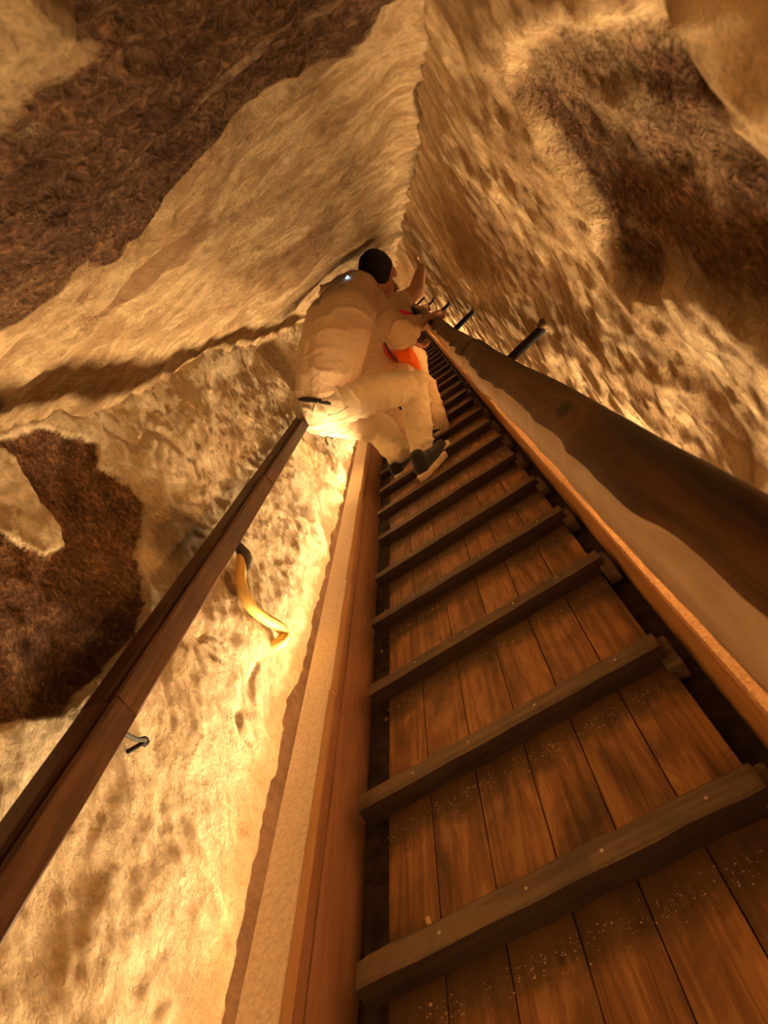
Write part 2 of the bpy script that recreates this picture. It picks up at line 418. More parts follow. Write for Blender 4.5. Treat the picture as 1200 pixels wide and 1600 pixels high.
ZC = 1.085
PAT_C = PC([(665,-30),(590,60),(530,110),(430,160),(330,250),(250,325),(150,390),(105,392),(50,430),(0,455),(-160,530),(-500,-100),(-160,-400),(760,-200)], ZC)
CORN_C = PC([(-160,-200),(90,-60),(62,-5),(42,15),(22,35),(5,50),(-10,80),(-160,110)], ZC)
BR_C = PC([(140,470),(200,425),(255,385),(325,325),(330,345),(285,400),(235,440),(190,478)], ZC)
BR_C2 = PC([(380,440),(450,395),(530,320),(545,345),(480,420),(410,460)], ZC)
STR_C = PC([(-30,170),(60,130),(160,60),(165,80),(110,120),(40,170),(-30,200)], ZC)
def ceil(u, v):
    near = sstep(.35, .65, soft(PAT_C, u, v, .02)+fbm(u*15, v*15, octv=3, seed=58)*.25)
    base = 1.018 + (v-XL)/(XR-XL)*.048
    w1 = fbm(u*2, v*3, octv=2, seed=51)
    z = base + fbm(u*1.4, v*2, octv=3, seed=53)*.05 + fbm(u*9+w1*2, v*4, octv=5, seed=54, gain=.58)*.034
    z = z + ridge(u*4.5+w1*1.5+v*1.4, v*1.6, octv=3, seed=55)*.036*(1-near) + near*.022
    z = z - sstep(.10, 0, v-XL)*.018*(.7+fbm(u*3, v, seed=57)) - sstep(.07, 0, XR-v)*.02
    corner = soft(CORN_C, u, v, .02)
    z = z - corner*.03 + fbm(u*28, v*26, octv=3, seed=59)*.008*(1+near*.6)
    pat = np.clip(soft(PAT_C, u, v, .035)-corner, 0, 1)
    b = np.maximum(soft(BR_C, u, v, .05), soft(BR_C2, u, v, .12)*.7)
    pat = np.clip(pat - soft(STR_C, u, v, .04)*.5 - sstep(.62, .75, vnoise(u*14, v*6, u*0, 91))*.4, 0, 1)
    return v, u, z, np.stack([pat, np.maximum(pat*.35*sstep(0, .3, u), soft(HOLE_SHADE_C, u, v, .02)*1.2), b], -1)
grid('ceiling', YS, np.linspace(-.96, .42, 180), ceil, m_ceil)

def flr(u, v):
    return v, u, -.045 + fbm(u*6, v*6, octv=4, seed=81)*.02, np.zeros(u.shape+(3,))
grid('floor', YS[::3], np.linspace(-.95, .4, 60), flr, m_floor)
# far end closed by rough stone; mouth behind stays open for the added fill
def endw(name, Y, s):
    def f(u, v): return u, Y+fbm(u*4, v*4, octv=4, seed=s)*.05, v, np.zeros(u.shape+(3,))
    grid(name, np.linspace(-1, .45, 40), np.linspace(-.15, 1.2, 40), f, m_left)
endw('wall_back', 14.3, 5)

# ------------------------------------------------------------------ ramp of planks with cleats
random.seed(4)
CLEATS = [.40, .81, 1.20, 1.63, 2.02, 2.39, 2.79]
while CLEATS[-1] < 13.6: CLEATS.append(CLEATS[-1] + .385 + random.uniform(-.02, .02))
CLEATS = [0.0, -.4] + CLEATS
ramp = empty('wooden_ramp', (-.26, -1.2, -.03), 'long wooden plank ramp with dark cross battens running along the stone passage', 'ramp')
seams = [-.571, -.470, -.366, -.257, -.155, -.051, .055]
for a, b in zip(seams[:-1], seams[1:]):
    bm = bmesh.new()
    box(bm, a+.0012, b-.0012, -1.2, 14.0, -.03, 0)
    me_e = [e for e in bm.edges if abs((e.verts[0].co-e.verts[1].co).y) > 5]
    bmesh.ops.subdivide_edges(bm, edges=me_e, cuts=760, use_grid_fill=True)
    o = obj('plank', bm, m_plank, ramp, origin=(a, -1.2, -.03))
    me = o.data; at_ = me.attributes.new('plank_dark', 'FLOAT', 'POINT')  # darker along both sides of each cleat and towards the ramp edges
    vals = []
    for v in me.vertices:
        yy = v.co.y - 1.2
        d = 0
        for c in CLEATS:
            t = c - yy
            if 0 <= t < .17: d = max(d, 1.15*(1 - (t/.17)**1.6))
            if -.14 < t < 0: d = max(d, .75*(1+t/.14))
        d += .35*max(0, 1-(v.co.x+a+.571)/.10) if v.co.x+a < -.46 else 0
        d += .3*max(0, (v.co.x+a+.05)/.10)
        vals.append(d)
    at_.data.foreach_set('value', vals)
nail_m = plain('nail', (.55,.48,.38), .5, metal=.6)
for i, c in enumerate(CLEATS):
    x0 = -.605 + random.uniform(-.012, .01); x1 = .058 + random.uniform(-.004, .016)
    tw = random.uniform(-.012, .012)
    mt = Matrix.Translation((-.27, c, 0)) @ Matrix.Rotation(tw, 4, 'Z') @ Matrix.Translation((.27, -c, 0))
    bm = bmesh.new()
    h = .042 + random.uniform(-.004, .004)
    # profile: low backing strip behind a taller worn batten
    prof = [(-.022, .0006), (-.024, h*.6), (-.021, h-.001), (-.016, h), (.026, h), (.030, h-.004), (.031, h*.55), (.052, h*.5), (.054, .0006)]
    nseg = 24; rings = []
    for k in range(nseg+1):
        x = x0+(x1-x0)*k/nseg; rr = []
        wv = math.sin(x*37+i)*.0012
        for q, (py_, pz) in enumerate(prof):
            rr.append(bm.verts.new(mt @ Vector((x, c+py_+wv+random.uniform(-.0007, .0007), pz+(random.uniform(-.0008, .0008) if pz > .005 else 0)))))
        rings.append(rr)
    n = len(prof)
    for k in range(nseg):
        for q in range(n):
            f = bm.faces.new((rings[k][q], rings[k][(q+1) % n], rings[k+1][(q+1) % n], rings[k+1][q]))
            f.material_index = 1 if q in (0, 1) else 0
    bm.faces.new(rings[0]); bm.faces.new(rings[-1][::-1])
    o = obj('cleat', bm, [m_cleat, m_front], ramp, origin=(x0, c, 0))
    if c < 3.2 and c > .3:
        for fx in (.2, .42, .62, .86):
            bn = bmesh.new(); x = x0+(x1-x0)*(fx+random.uniform(-.04, .04))
            p = mt @ Vector((x, c+.006, h-.001)); bmesh.ops.create_cone(bn, cap_ends=True, segments=10, radius1=.0032, radius2=.0024, depth=.0025, matrix=Matrix.Translation(p+Vector((0, 0, .001))))
            nb = obj('nail', bn, nail_m, o, origin=p)
    # short blocks at the end of the batten
    bm = bmesh.new()
    box(bm, x1-.014, x1+.018, c-.05, c+.045, -.028, .014+random.uniform(0, .008), .004, mt)
    obj('end_block', bm, m_cleat, ramp, origin=(x1, c, -.028))

# sand grains against the foot of each batten
bm = bmesh.new(); random.seed(8)
for c in CLEATS:
    if c < .2 or c > 7: continue
    for k in range(330 if c < 3 else 90):
        x = random.uniform(-.58, .05); t = abs(random.gauss(0, .018))
        r = random.choice([.0006, .0008, .0010, .0016]) * (.75 if c < 3 else 1.1)
        if random.random() < .02: r *= 2.2
        p = Vector((x, c-.062-t+random.gauss(0, .006), r*.7))
        bmesh.ops.create_icosphere(bm, subdivisions=0 if False else 1, radius=r, matrix=Matrix.Translation(p) @ Matrix.Diagonal((random.uniform(.7, 1.5), random.uniform(.7, 1.4), .8, 1)))
o = obj('sand_grains', bm, m_grit, None, origin=(-.26, 2, 0)); tag(o, 'pale sand grains scattered along the foot of the ramp battens', 'sand', kind='stuff')

# wood chip lying on the near plank section
bm = bmesh.new(); p = on_z(672, 1445, .001)
box(bm, -.004, .004, -.016, .016, 0, .002, .0006, Matrix.Translation(p) @ Matrix.Rotation(.25, 4, 'Z'))
o = obj('wood_chip', bm, m_yellow, None, origin=p); tag(o, 'small yellow wood chip lying on the nearest full plank section', 'wood chip')

# ------------------------------------------------------------------ light troughs along both walls
def sweep(bm, prof, y0, y1, n, jit=0, fn=None, mats=None):
    rings = []
    for k in range(n+1):
        yy = y0+(y1-y0)*k/n
        rings.append([bm.verts.new((p[0]+(fn(q, yy)[0] if fn else 0)+random.uniform(-jit, jit), yy, p[1]+(fn(q, yy)[1] if fn else 0)+random.uniform(-jit, jit))) for q, p in enumerate(prof)])
    m = len(prof)
    for k in range(n):
        for q in range(m):
            f = bm.faces.new((rings[k][q], rings[k][(q+1) % m], rings[k+1][(q+1) % m], rings[k+1][q]))
            if mats: f.material_index = mats[q]
    bm.faces.new(rings[0]); bm.faces.new(rings[-1][::-1])
random.seed(11)
tr = empty('light_trough', (-.69, -1.3, -.04), 'long reddish-brown boxed timber light trough with rough pale top along left wall', 'light trough')
js = [-1.3, .25, 1.52, 2.2, 3.3, 4.6, 6, 7.4, 8.8, 10.2, 11.6, 13.9]
for i, (a, b) in enumerate(zip(js[:-1], js[1:])):
    off = .0 if i % 2 else .004
    sk = .055
    bm = bmesh.new()   # top board, a little wider in every other length
    sweep(bm, [(-.648+off, .128), (-.646+off, .148), (-.649+off, .1500), (-.728, .1500), (-.731, .147), (-.731, .130)], a, b-.0003, 12, .0002)
    obj('top_board', bm, m_top, tr, origin=(-.69, a, .13))
    bm = bmesh.new()
    sweep(bm, [(-.6455+off, .126), (-.6435+off, .127), (-.6435+off, .1485), (-.6462+off, .1495)], a, b-.0015, 8, .0002)
    obj('edge_strip', bm, m_edge, tr, origin=(-.645, a, .13))
    # side boards with a slanting scarf joint at the ends
    for nm, z0, z1, xx, mm in (('side_board', -.04, .086, -.655, m_side), ('upper_side_board', .087, .126, -.657, m_side)):
        bm = bmesh.new()
        def sc(z): return (z-.12)*-.55
        vs = []
        for X in (xx, xx-.018):
            for (Yb, s_) in ((a, 1), (b-.002, -1)):
                for z in (z0, z1): vs.append(bm.verts.new((X, Yb+sc(z)*0+(.12-z)*.35*(-1), z)))
        for q in ((0,1,3,2), (4,6,7,5), (0,4,5,1), (2,3,7,6), (1,5,7,3), (0,2,6,4)): bm.faces.new([vs[t] for t in q])
        es = list(bm.edges); bmesh.ops.bevel(bm, geom=es, offset=.0012, segments=1, affect='EDGES')
        obj(nm, bm, mm, tr, origin=(xx, a, z0))
bm = bmesh.new(); box(bm, -.735, -.732+.004, -1.3, 13.9, -.04, .09); obj('back_board', bm, m_ledge, tr)
bm = bmesh.new(); box(bm, -.80, -.736, -1.3, 13.9, -.04, .055); obj('ledge_board', bm, m_ledge, tr)

tr2 = empty('light_trough', (.145, -1.3, -.04), 'long orange-brown boxed timber light trough under the handrail on the right', 'light trough')
js = [-1.3, .6, 1.9, 3.2, 4.5, 6, 7.4, 8.8, 10.2, 11.6, 13.9]
for i, (a, b) in enumerate(zip(js[:-1], js[1:])):
    off = .0 if i % 2 else .003
    bm = bmesh.new()
    sweep(bm, [(.106-off, .128), (.105-off, .147), (.108-off, .150), (.184, .150), (.187, .147), (.187, .130)], a, b-.0015, 12, .0004)
    obj('top_board', bm, m_top2, tr2, origin=(.145, a, .13))
    bm = bmesh.new()
    sweep(bm, [(.100, -.038), (.109, .127), (.127, .127), (.118, -.038)], a, b-.002, 6, .0003)
    obj('side_board', bm, m_side2, tr2, origin=(.11, a, -.04))
bm = bmesh.new(); box(bm, .181, .187, -1.3, 13.9, -.04, .09); obj('back_board', bm, m_ledge, tr2)

# ------------------------------------------------------------------ right handrail: hewn timber on iron rods
hr = empty('handrail', (.10, -.8, .5), 'thick rough-hewn timber handrail on iron rods along the right wall', 'handrail')
random.seed(21)
def railx(yy): return -.010*min(1, max(0, (yy-1)/1.5))
prof = [(.146, -.268), (.134, -.252), (.108, -.254), (.086, -.262), (.071, -.273), (.064, -.288), (.056, -.322), (.064, -.340), (.092, -.350), (.128, -.338), (.147, -.30)]
mats = [0, 0, 0, 0, 1, 1, 0, 0, 0, 0, 0]
secs = [(-.8, 2.13, 1.0), (2.14, 4.05, .93), (4.06, 6.2, .9), (6.21, 9.0, .9), (9.01, 13.8, .9)]
for a, b, k_ in secs:
    bm = bmesh.new()
    cx, cz = .10, -.30
    P_ = [(cx+(p[0]-cx)*k_, CAM_H+cz+(p[1]-cz)*k_) for p in prof]
    def fn(q, yy, a=a):
        n = float(fbm(np.array([yy*1.6+a]), np.array([q*.35]), octv=3, seed=77)[0])
        n2 = float(fbm(np.array([yy*7.5+a]), np.array([.3]), octv=3, seed=78)[0])
        dx = railx(yy)+n*.010; dz = n*.006
        if q == 4: dx += n2*.026; dz += n2*-.008
        if q in (3, 5): dx += n2*.008
        if q == 6: dx += float(fbm(np.array([yy*5]), np.array([.7]), octv=3, seed=79)[0])*.010
        e = max(0, 1-(yy-a)/.02)*.0; 
        return dx, dz
    sweep(bm, P_, a, b, int((b-a)/.02), .0003, fn, mats)
    o = obj('rail_timber', bm, [m_rail, m_rail_pale], hr, smooth=True, origin=(.1, a, .54))
    for e in o.data.edges: pass
    o.modifiers.new('round', 'SUBSURF').levels = 1; o.modifiers['round'].render_levels = 1
rods = [(778,558,865,500), None]
for Yr in (.15, 1.63, 2.97, 4.25, 5.75, 7.3, 8.9, 10.5, 12.0):
    bm = bmesh.new()
    pts = [(.10, Yr-.01, CAM_H-.285), (.17, Yr, CAM_H-.272), (.232, Yr+.005, CAM_H-.262), (.275, Yr+.01, CAM_H-.25)]
    tube(bm, spline(pts, 5), .0105, 12)
    rd = obj('iron_rod', bm, m_iron, hr, smooth=True, origin=pts[0])
    bm = bmesh.new()
    bmesh.ops.create_uvsphere(bm, u_segments=14, v_segments=8, radius=.016, matrix=Matrix.Translation((.240, Yr+.004, CAM_H-.258)) @ Matrix.Diagonal((1.0, .85, .9, 1)))
    for v in bm.verts: v.co += Vector((random.uniform(-1, 1), random.uniform(-1, 1), random.uniform(-1, 1)))*.003
    obj('rusty_collar', bm, m_rust, rd, smooth=True, origin=(.24, Yr, CAM_H-.258))

# ------------------------------------------------------------------ left handrail: squared timber, two boards, on hooks
hl = empty('handrail', (-.71, -.9, .5), 'slim dark square-edged timber handrail fixed along the left wall', 'handrail')
for i, (a, b) in enumerate([(-.9, .95), (.951, 2.3), (2.301, 3.6), (3.601, 5.2), (5.201, 7.2), (7.201, 10), (10.001, 13.8)]):
    def lf(q, yy, i=i):
        n = float(fbm(np.array([yy*2.2]), np.array([q*.4+i]), octv=3, seed=101)[0]); return n*.004, n*.003
    dz = .0015*(i % 2)
    bm = bmesh.new()
    sweep(bm, [(-.747, CAM_H-.249+dz), (-.705, CAM_H-.2535+dz), (-.700, CAM_H-.259+dz), (-.702, CAM_H-.30), (-.745, CAM_H-.30)], a, b-.001, int((b-a)/.04), 0, lf)
    obj('rail_timber', bm, m_lrail, hl, origin=(-.72, a, .57))
    bm = bmesh.new()
    sweep(bm, [(-.698, CAM_H-.262+dz), (-.684, CAM_H-.259+dz), (-.681, CAM_H-.264+dz), (-.680, CAM_H-.302), (-.6805, CAM_H-.3045), (-.698, CAM_H-.305)], a-.0, b-.001, int((b-a)/.04), 0, lf)
    obj('face_board', bm, m_lrail, hl, origin=(-.69, a, .55))
def hook(px, py, s=1.):
    p = on_x(px, py, XL+.02); bm = bmesh.new()
    q = on_x(px-38*s, py-16*s, -.705); p = on_x(px, py, XL+.03)
    pts = [q+Vector((0, 0, .02)), q, q.lerp(p, .5)+Vector((0, 0, -.006)), p, p+Vector((-.05, 0, 0))]
    tube(bm, spline(pts, 5), .0042*s, 8)
    h_ = obj('hook', bm, m_iron, hl, smooth=True, origin=q)
    bm = bmesh.new(); bmesh.ops.create_cone(bm, cap_ends=True, segments=6, radius1=.010*s, radius2=.008*s, depth=.008, matrix=Matrix.Translation(p) @ Matrix.Rotation(math.pi/2, 4, 'Y'))
    obj('bolt_head', bm, m_iron, h_, origin=p)
hook(226, 1158)
for px, py in ((450, 717), (420, 769), (388, 823)):
    q = on_x(px-5, py-2, -.692); p = on_x(px, py, -.70); bm = bmesh.new()
    tube(bm, [q, p, p+Vector((-.10, 0, -.004))], .0042, 8)
    obj('rail_stud', bm, m_iron, hl, smooth=True, origin=q)

# ------------------------------------------------------------------ yellow hose stub with black taped end
ho = empty('hose', on_x(400, 930, XL+.02), 'yellow hose stub with black taped end, curving down the left wall', 'hose')
def hp(px, py, d): return on_x(px, py, XL+d)
pts = spline([hp(378, 862, .05), hp(377, 885, .05), hp(375, 905, .045), hp(381, 928, .042), hp(394, 950, .04), hp(415, 967, .038), hp(434, 978, .036), hp(445, 990, .032), hp(438, 1003, .022), hp(424, 1010, .0), hp(412, 1013, -.02)], 8)
rr = [.0160 - .0015*abs(k/len(pts)-.3) for k in range(len(pts))]
rr[0] = .008
bm = bmesh.new(); tube(bm, pts, rr, 16); obj('hose_tube', bm, m_yellow, ho, smooth=True)
bm = bmesh.new(); tp = spline([hp(371, 848, .052), hp(376, 858, .056), hp(383, 872, .058), hp(383, 886, .055), hp(381, 896, .052)], 6)
tube(bm, tp, [.005+.014*math.sin(math.pi*min(1, (k+1)/len(tp)*.95)) for k in range(len(tp))], 12)
for v in bm.verts: v.co += Vector((random.uniform(-1, 1), random.uniform(-1, 1), random.uniform(-1, 1)))*.0012
obj('taped_end', bm, m_tape, ho, smooth=True)

# stone crumbs in the dark gutter beside the planks
random.seed(33)
def lump(name, p, s, mat, label, cat, group=None, dig=None):
    bm = bmesh.new(); bmesh.ops.create_icosphere(bm, subdivisions=2, radius=1)
    for v in bm.verts:
        n = float(fbm(np.array([v.co.x*1.5+p[0]*9]), np.array([v.co.y*1.5+p[1]*9]), np.array([v.co.z*1.5]), octv=3, seed=7)[0])
        v.co *= 1+n*.6; v.co = Vector((v.co.x*s[0], v.co.y*s[1], v.co.z*s[2])) + Vector(p)
    o = obj(name, bm, mat, None, origin=p); return tag(o, label, cat, group)
for i in range(9):
    yy = .9+i*.33+random.uniform(-.1, .1)
    lump('stone_crumb', (-.615+random.uniform(-.015, .015), yy, -.036), (.005, .007, .004), m_frag, 'small stone crumb in the dark gutter left of the planks', 'stone', 'stone crumbs in the left gutter')
#PEOPLE
# ------------------------------------------------------------------ people
def capsule(bm, p1, p2, r1, r2, seg=16):
    p1 = Vector(p1); p2 = Vector(p2); t = (p2-p1); L = t.length; t.normalize()
    pts = []; rad = []
    for k in range(6):
        a = math.pi/2*(1-k/6); pts.append(p1 - t*r1*math.sin(a)); rad.append(max(.0004, r1*math.cos(a)))
    pts += [p1, p2]; rad += [r1, r2]
    for k in range(1, 7):
        a = math.pi/2*k/6; pts.append(p2 + t*r2*math.sin(a)); rad.append(max(.0004, r2*math.cos(a)))
    tube(bm, pts, rad, seg)
def chain(bm, L):
    for (a, ra), (b, rb) in zip(L[:-1], L[1:]): capsule(bm, a, b, ra, rb)
def blob(bm, c, r, rot=None):
    m = Matrix.Translation(Vector(c))
    if rot is not None: m = m @ rot
    bmesh.ops.create_uvsphere(bm, u_segments=24, v_segments=16, radius=1, matrix=m @ Matrix.Diagonal((r[0], r[1], r[2], 1)))
def fuse(name, bm, mat, parent=None, voxel=.007, smooth=6, fold=None, cut=None, origin=None):
    me = bpy.data.meshes.new(name); bm.to_mesh(me); bm.free()
    t = bpy.data.objects.new('tmp', me); C.objects.link(t)
    md = t.modifiers.new('r', 'REMESH'); md.mode = 'VOXEL'; md.voxel_size = voxel
    sm = t.modifiers.new('s', 'SMOOTH'); sm.iterations = smooth; sm.factor = .6
    dg = bpy.context.evaluated_depsgraph_get()
    new = bpy.data.meshes.new_from_object(t.evaluated_get(dg)); bpy.data.objects.remove(t); new.name = name
    if fold:
        n = len(new.vertices); co = np.empty(n*3); new.vertices.foreach_get('co', co); co = co.reshape(-1, 3)
        no = np.empty(n*3); new.vertices.foreach_get('normal', no); no = no.reshape(-1, 3)
        co = co + no*fold(co)[:, None]; new.vertices.foreach_set('co', co.ravel()); new.update()
    if cut:
        b = bmesh.new(); b.from_mesh(new)
        for (pt, nr) in cut:
            bmesh.ops.bisect_plane(b, geom=b.verts[:]+b.edges[:]+b.faces[:], plane_co=pt, plane_no=nr, clear_outer=True)
        b.to_mesh(new); b.free()
    return link(name, new, mat, parent, True, origin)
def seg_folds(segs, amp, freq, seed=0, rnd=.004):
    """creases that run across each limb or torso axis, strongest towards its joints"""
    def f(co):
        best = np.full(len(co), 1e9); val = np.zeros(len(co))
        for i, (a, b, aa) in enumerate(segs):
            a = np.array(a); b = np.array(b); d = b-a; L = np.linalg.norm(d); d = d/L
            q = co-a; t = q@d; tt = np.clip(t/L, 0, 1); pd = np.linalg.norm(q-np.outer(tt*L, d), axis=1)
            e = np.array([.3, .2, 1.]); e = e-d*(e@d); e /= np.linalg.norm(e); g = np.cross(d, e)
            ang = np.arctan2(q@e, q@g)
            ph = t*freq + 1.2*np.sin(ang+i*2.1) + 2.2*fbm(t*9+i, np.cos(ang)*1.1, np.sin(ang)*1.1, octv=2, seed=seed+i)
            rg = (1-np.abs(np.sin(ph)))**2.0
            w = (.4+.6*np.clip(np.abs(tt-.5)*2, 0, 1)**1.5) * (.25+1.2*np.clip(fbm(t*6, np.cos(ang)*1.5, np.sin(ang)*1.5, octv=2, seed=seed+i+50)+.3, 0, 1))
            v = amp*aa*w*(rg-.3)
            val = np.where(pd < best, v, val); best = np.minimum(best, pd)
        return val + fbm(co[:, 0]*9, co[:, 1]*9, co[:, 2]*9, octv=3, seed=seed+9)*rnd
    return f
def facing(F, U):
    F = Vector(F).normalized(); r = F.cross(Vector(U)).normalized(); u = r.cross(F).normalized()
    m = Matrix.Identity(4)
    for i, v in enumerate((r, F, u)):
        for j in range(3): m[j][i] = v[j]
    return m
def head(bm, c, F, U, s=1.):
    m = facing(F, U); c = Vector(c); T = lambda x, y, z: c + m.to_3x3() @ Vector((x*s, y*s, z*s))
    blob(bm, T(0, -.012, .02), (.076*s, .094*s, .090*s), m)
    blob(bm, T(0, .030, -.040), (.056*s, .062*s, .066*s), m)      # jaw
    blob(bm, T(0, .060, -.085), (.026*s, .022*s, .020*s), m)      # chin
    capsule(bm, T(0, .082, .005), T(0, .104, -.030), .008*s, .013*s, 10)   # nose
    capsule(bm, T(-.022, .083, -.058), T(.022, .083, -.058), .009*s, .009*s, 8)  # lips
    for sx in (-1, 1):
        blob(bm, T(sx*.078, -.005, -.012), (.011*s, .022*s, .032*s), m)     # ear
        blob(bm, T(sx*.032, .072, .020), (.020*s, .012*s, .008*s), m)       # brow
    return T, m
def hand(bm, wrist, palm, fdir, nrm, s=1., curl=1.):
    """palm and five bent fingers; fdir = the way the fingers leave, nrm = back of the hand"""
    W = Vector(wrist); P = Vector(palm); f = Vector(fdir).normalized(); n = Vector(nrm); n = (n-f*n.dot(f)).normalized(); side = f.cross(n)
    for k in (-1.5, -.5, .5, 1.5):
        capsule(bm, W+side*k*.009*s, P+f*.030*s+side*k*.0195*s, .015*s, .0115*s, 10)
        L = (1-.12*abs(k-.3))*s
        a = P+f*.034*s+side*k*.020*s
        b = a+(f*.9-n*.30*curl).normalized()*.034*L
        c_ = b+(f*.45-n*.9*curl).normalized()*.024*L
        d = c_+(-f*.15*curl-n*.9).normalized()*.018*L
        chain(bm, [(a, .0100*s), (b, .0092*s), (c_, .0085*s), (d, .0075*s)])
    t0 = W*.55+P*.45+side*.028*s; t1 = t0+(f*.7+side*.7-n*.3).normalized()*.034*s; t2 = t1+(f*.8+side*.1-n*.5).normalized()*.028*s
    chain(bm, [(t0, .014*s), (t1, .0115*s), (t2, .009*s)])
def shoe(heel, toe, par, zf=.0, s=1.):
    heel = Vector(heel); toe = Vector(toe); d = (toe-heel); L = d.length; d.normalize(); sd = d.cross(Vector((0, 0, 1))).normalized(); u = sd.cross(d)
    bm = bmesh.new(); N_ = 28; rings = []
    # sole outline: heel, waist, ball, toe; lifted toe
    def half(t): return .030+.016*math.sin(min(1, t)*math.pi*.85)+(.004 if t > .5 else 0)
    out = []
    for k in range(N_):
        a = 2*math.pi*k/N_; t = .5-.5*math.cos(a); wdt = half(t)*(abs(math.sin(a))**.62)*(1 if math.sin(a) > 0 else -1)
        out.append((t*L, wdt))
    for (z, g) in ((.0, .93), (.004, 1.0), (.024, 1.03), (.030, .99)):
        rings.append([bm.verts.new(heel+d*((x-L/2)*g+L/2)+sd*y_*g+u*(z+.020*max(0, x/L-.72)/.28*.9+(.006 if x/L < .25 and z > .01 else 0))) for x, y_ in out])
    for i in range(len(rings)-1):
        for k in range(N_): bm.faces.new((rings[i][k], rings[i][(k+1) % N_], rings[i+1][(k+1) % N_], rings[i+1][k]))
    bm.faces.new(rings[0][::-1]); bm.faces.new(rings[-1])
    sl = obj('shoe_sole', bm, m_sole, par, smooth=True)
    bm = bmesh.new()
    A = lambda t, x, z: heel+d*(t*L)+sd*x+u*z
    chain(bm, [(A(.16, 0, .055), .040), (A(.40, 0, .060), .043), (A(.62, 0, .050), .040), (A(.84, 0, .052), .030)])
    capsule(bm, A(.2, 0, .06), A(.24, 0, .105), .040, .040)
    fuse('shoe_upper', bm, m_black, par, .007, 4, cut=[(A(0, 0, .024), (d*-.06-u))])

def person(name, label, loc, skin, pose, mats, sole_z=0.):
    pass

# --- man in beige, climbing just ahead
SK = m_skin
Pc = at(508, 620, 3.45); F1 = Vector((.57, .82, 0)); R1 = Vector((.82, -.57, 0))
hipR = Pc+R1*.085+Vector((0, 0, -.045)); hipL = Pc-R1*.085+Vector((0, 0, -.045))
kneeR = at(645, 603, 3.70); ankR = at(660, 708, 3.52)
kneeL = at(592, 668, 3.88); ankL = at(622, 706, 3.68)
waist = at(512, 588, 3.45); mid = at(520, 545, 3.50); chest = at(531, 497, 3.60); upper = at(548, 463, 3.72); neck = at(570, 445, 3.80)
shR = at(580, 470, 3.78); shL = at(521, 461, 3.88)
elR = at(622, 521, 3.68); wrR = at(654, 506, 3.90); paR = at(668, 498, 3.98)
elL = shL+Vector((.16, .16, -.22)); wrL = elL+Vector((.02, .06, -.18))
hd = at(592, 431, 3.86); HF = Vector((.06, .95, -.45)); HU = Vector((.25, .25, 1))
bm = bmesh.new()
Th, mh = head(bm, hd, HF, HU, 1.06)
chain(bm, [(neck-Vector((0, .02, .03)), .062), (hd+Vector((-.01, -.03, -.04)), .060)])
chain(bm, [(Pc, .09), (mid, .09), (chest, .09), (neck, .055)])
chain(bm, [(shL, .04), (upper, .06), (shR, .04)])
chain(bm, [(shR, .05), (elR, .042), (wrR, .028), (paR, .022)])
chain(bm, [(shL, .05), (elL, .042), (wrL, .028)])
chain(bm, [(Pc, .09), (hipR, .08), (kneeR, .055), (ankR, .04), (ankR+Vector((.03, .05, -.03)), .03)])
chain(bm, [(Pc, .09), (hipL, .08), (kneeL, .055), (ankL, .04), (ankL+Vector((.03, .05, -.03)), .03)])
hand(bm, wrR, paR, (.88, .40, .02), (-.05, .1, 1), 1.12, 1.1)
hand(bm, wrL, wrL+Vector((.03, .02, -.06)), (.5, .3, -.8), (-.6, 0, -.3), 1.)
man = fuse('person', bm, m_skin, None, .0065, 3, origin=(Pc.x, Pc.y, 0))
tag(man, 'person in beige shirt and cream trousers crouching on the ramp, back turned, hand on rail', 'person')
# hair
bm = bmesh.new()
m3 = mh
blob(bm, Th(0, -.020, .030), (.083*1.06, .098*1.06, .092*1.06), m3)
blob(bm, Th(0, -.055, -.020), (.066*1.06, .052*1.06, .060*1.06), m3)
hair = fuse('hair', bm, m_hair, man, .006, 3, fold=lambda co: fbm(co[:, 0]*60, co[:, 1]*60, co[:, 2]*60, octv=3, seed=3)*.006,
            cut=[(Th(0, .052, .02), mh.to_3x3() @ Vector((0, 1, -.55)))])
# shirt
bm = bmesh.new()
side = R1
hemc = at(510, 612, 3.45)
chain(bm, [(hemc-side*.045, .128), (waist-side*.045, .130), (mid-side*.045, .140), (chest-side*.055, .140), (upper-side*.05, .105)])
chain(bm, [(hemc+side*.045, .128), (waist+side*.045, .130), (mid+side*.045, .140), (chest+side*.05, .142), (upper+side*.05, .105)])
chain(bm, [(upper, .12), (neck-Vector((0, .02, .01)), .072)])
chain(bm, [(shL, .074), (upper, .11), (shR, .078)])
chain(bm, [(shR, .080), ((shR+elR)/2, .078), (elR, .080), (elR.lerp(wrR, .55), .064), (wrR, .036)])
chain(bm, [(shL, .078), (elL, .070), (wrL, .04)])
up_ax = (mid-Pc).normalized()
segs = [(tuple(Pc), tuple(chest), .42), (tuple(chest), tuple(neck), .3), (tuple(shR), tuple(elR), 1.5), (tuple(elR), tuple(wrR), 1.7), (tuple(shL), tuple(elL), 1.)]
fuse('shirt', bm, m_shirt, man, .0075, 7, fold=seg_folds(segs, .026, 34, 5), cut=None)
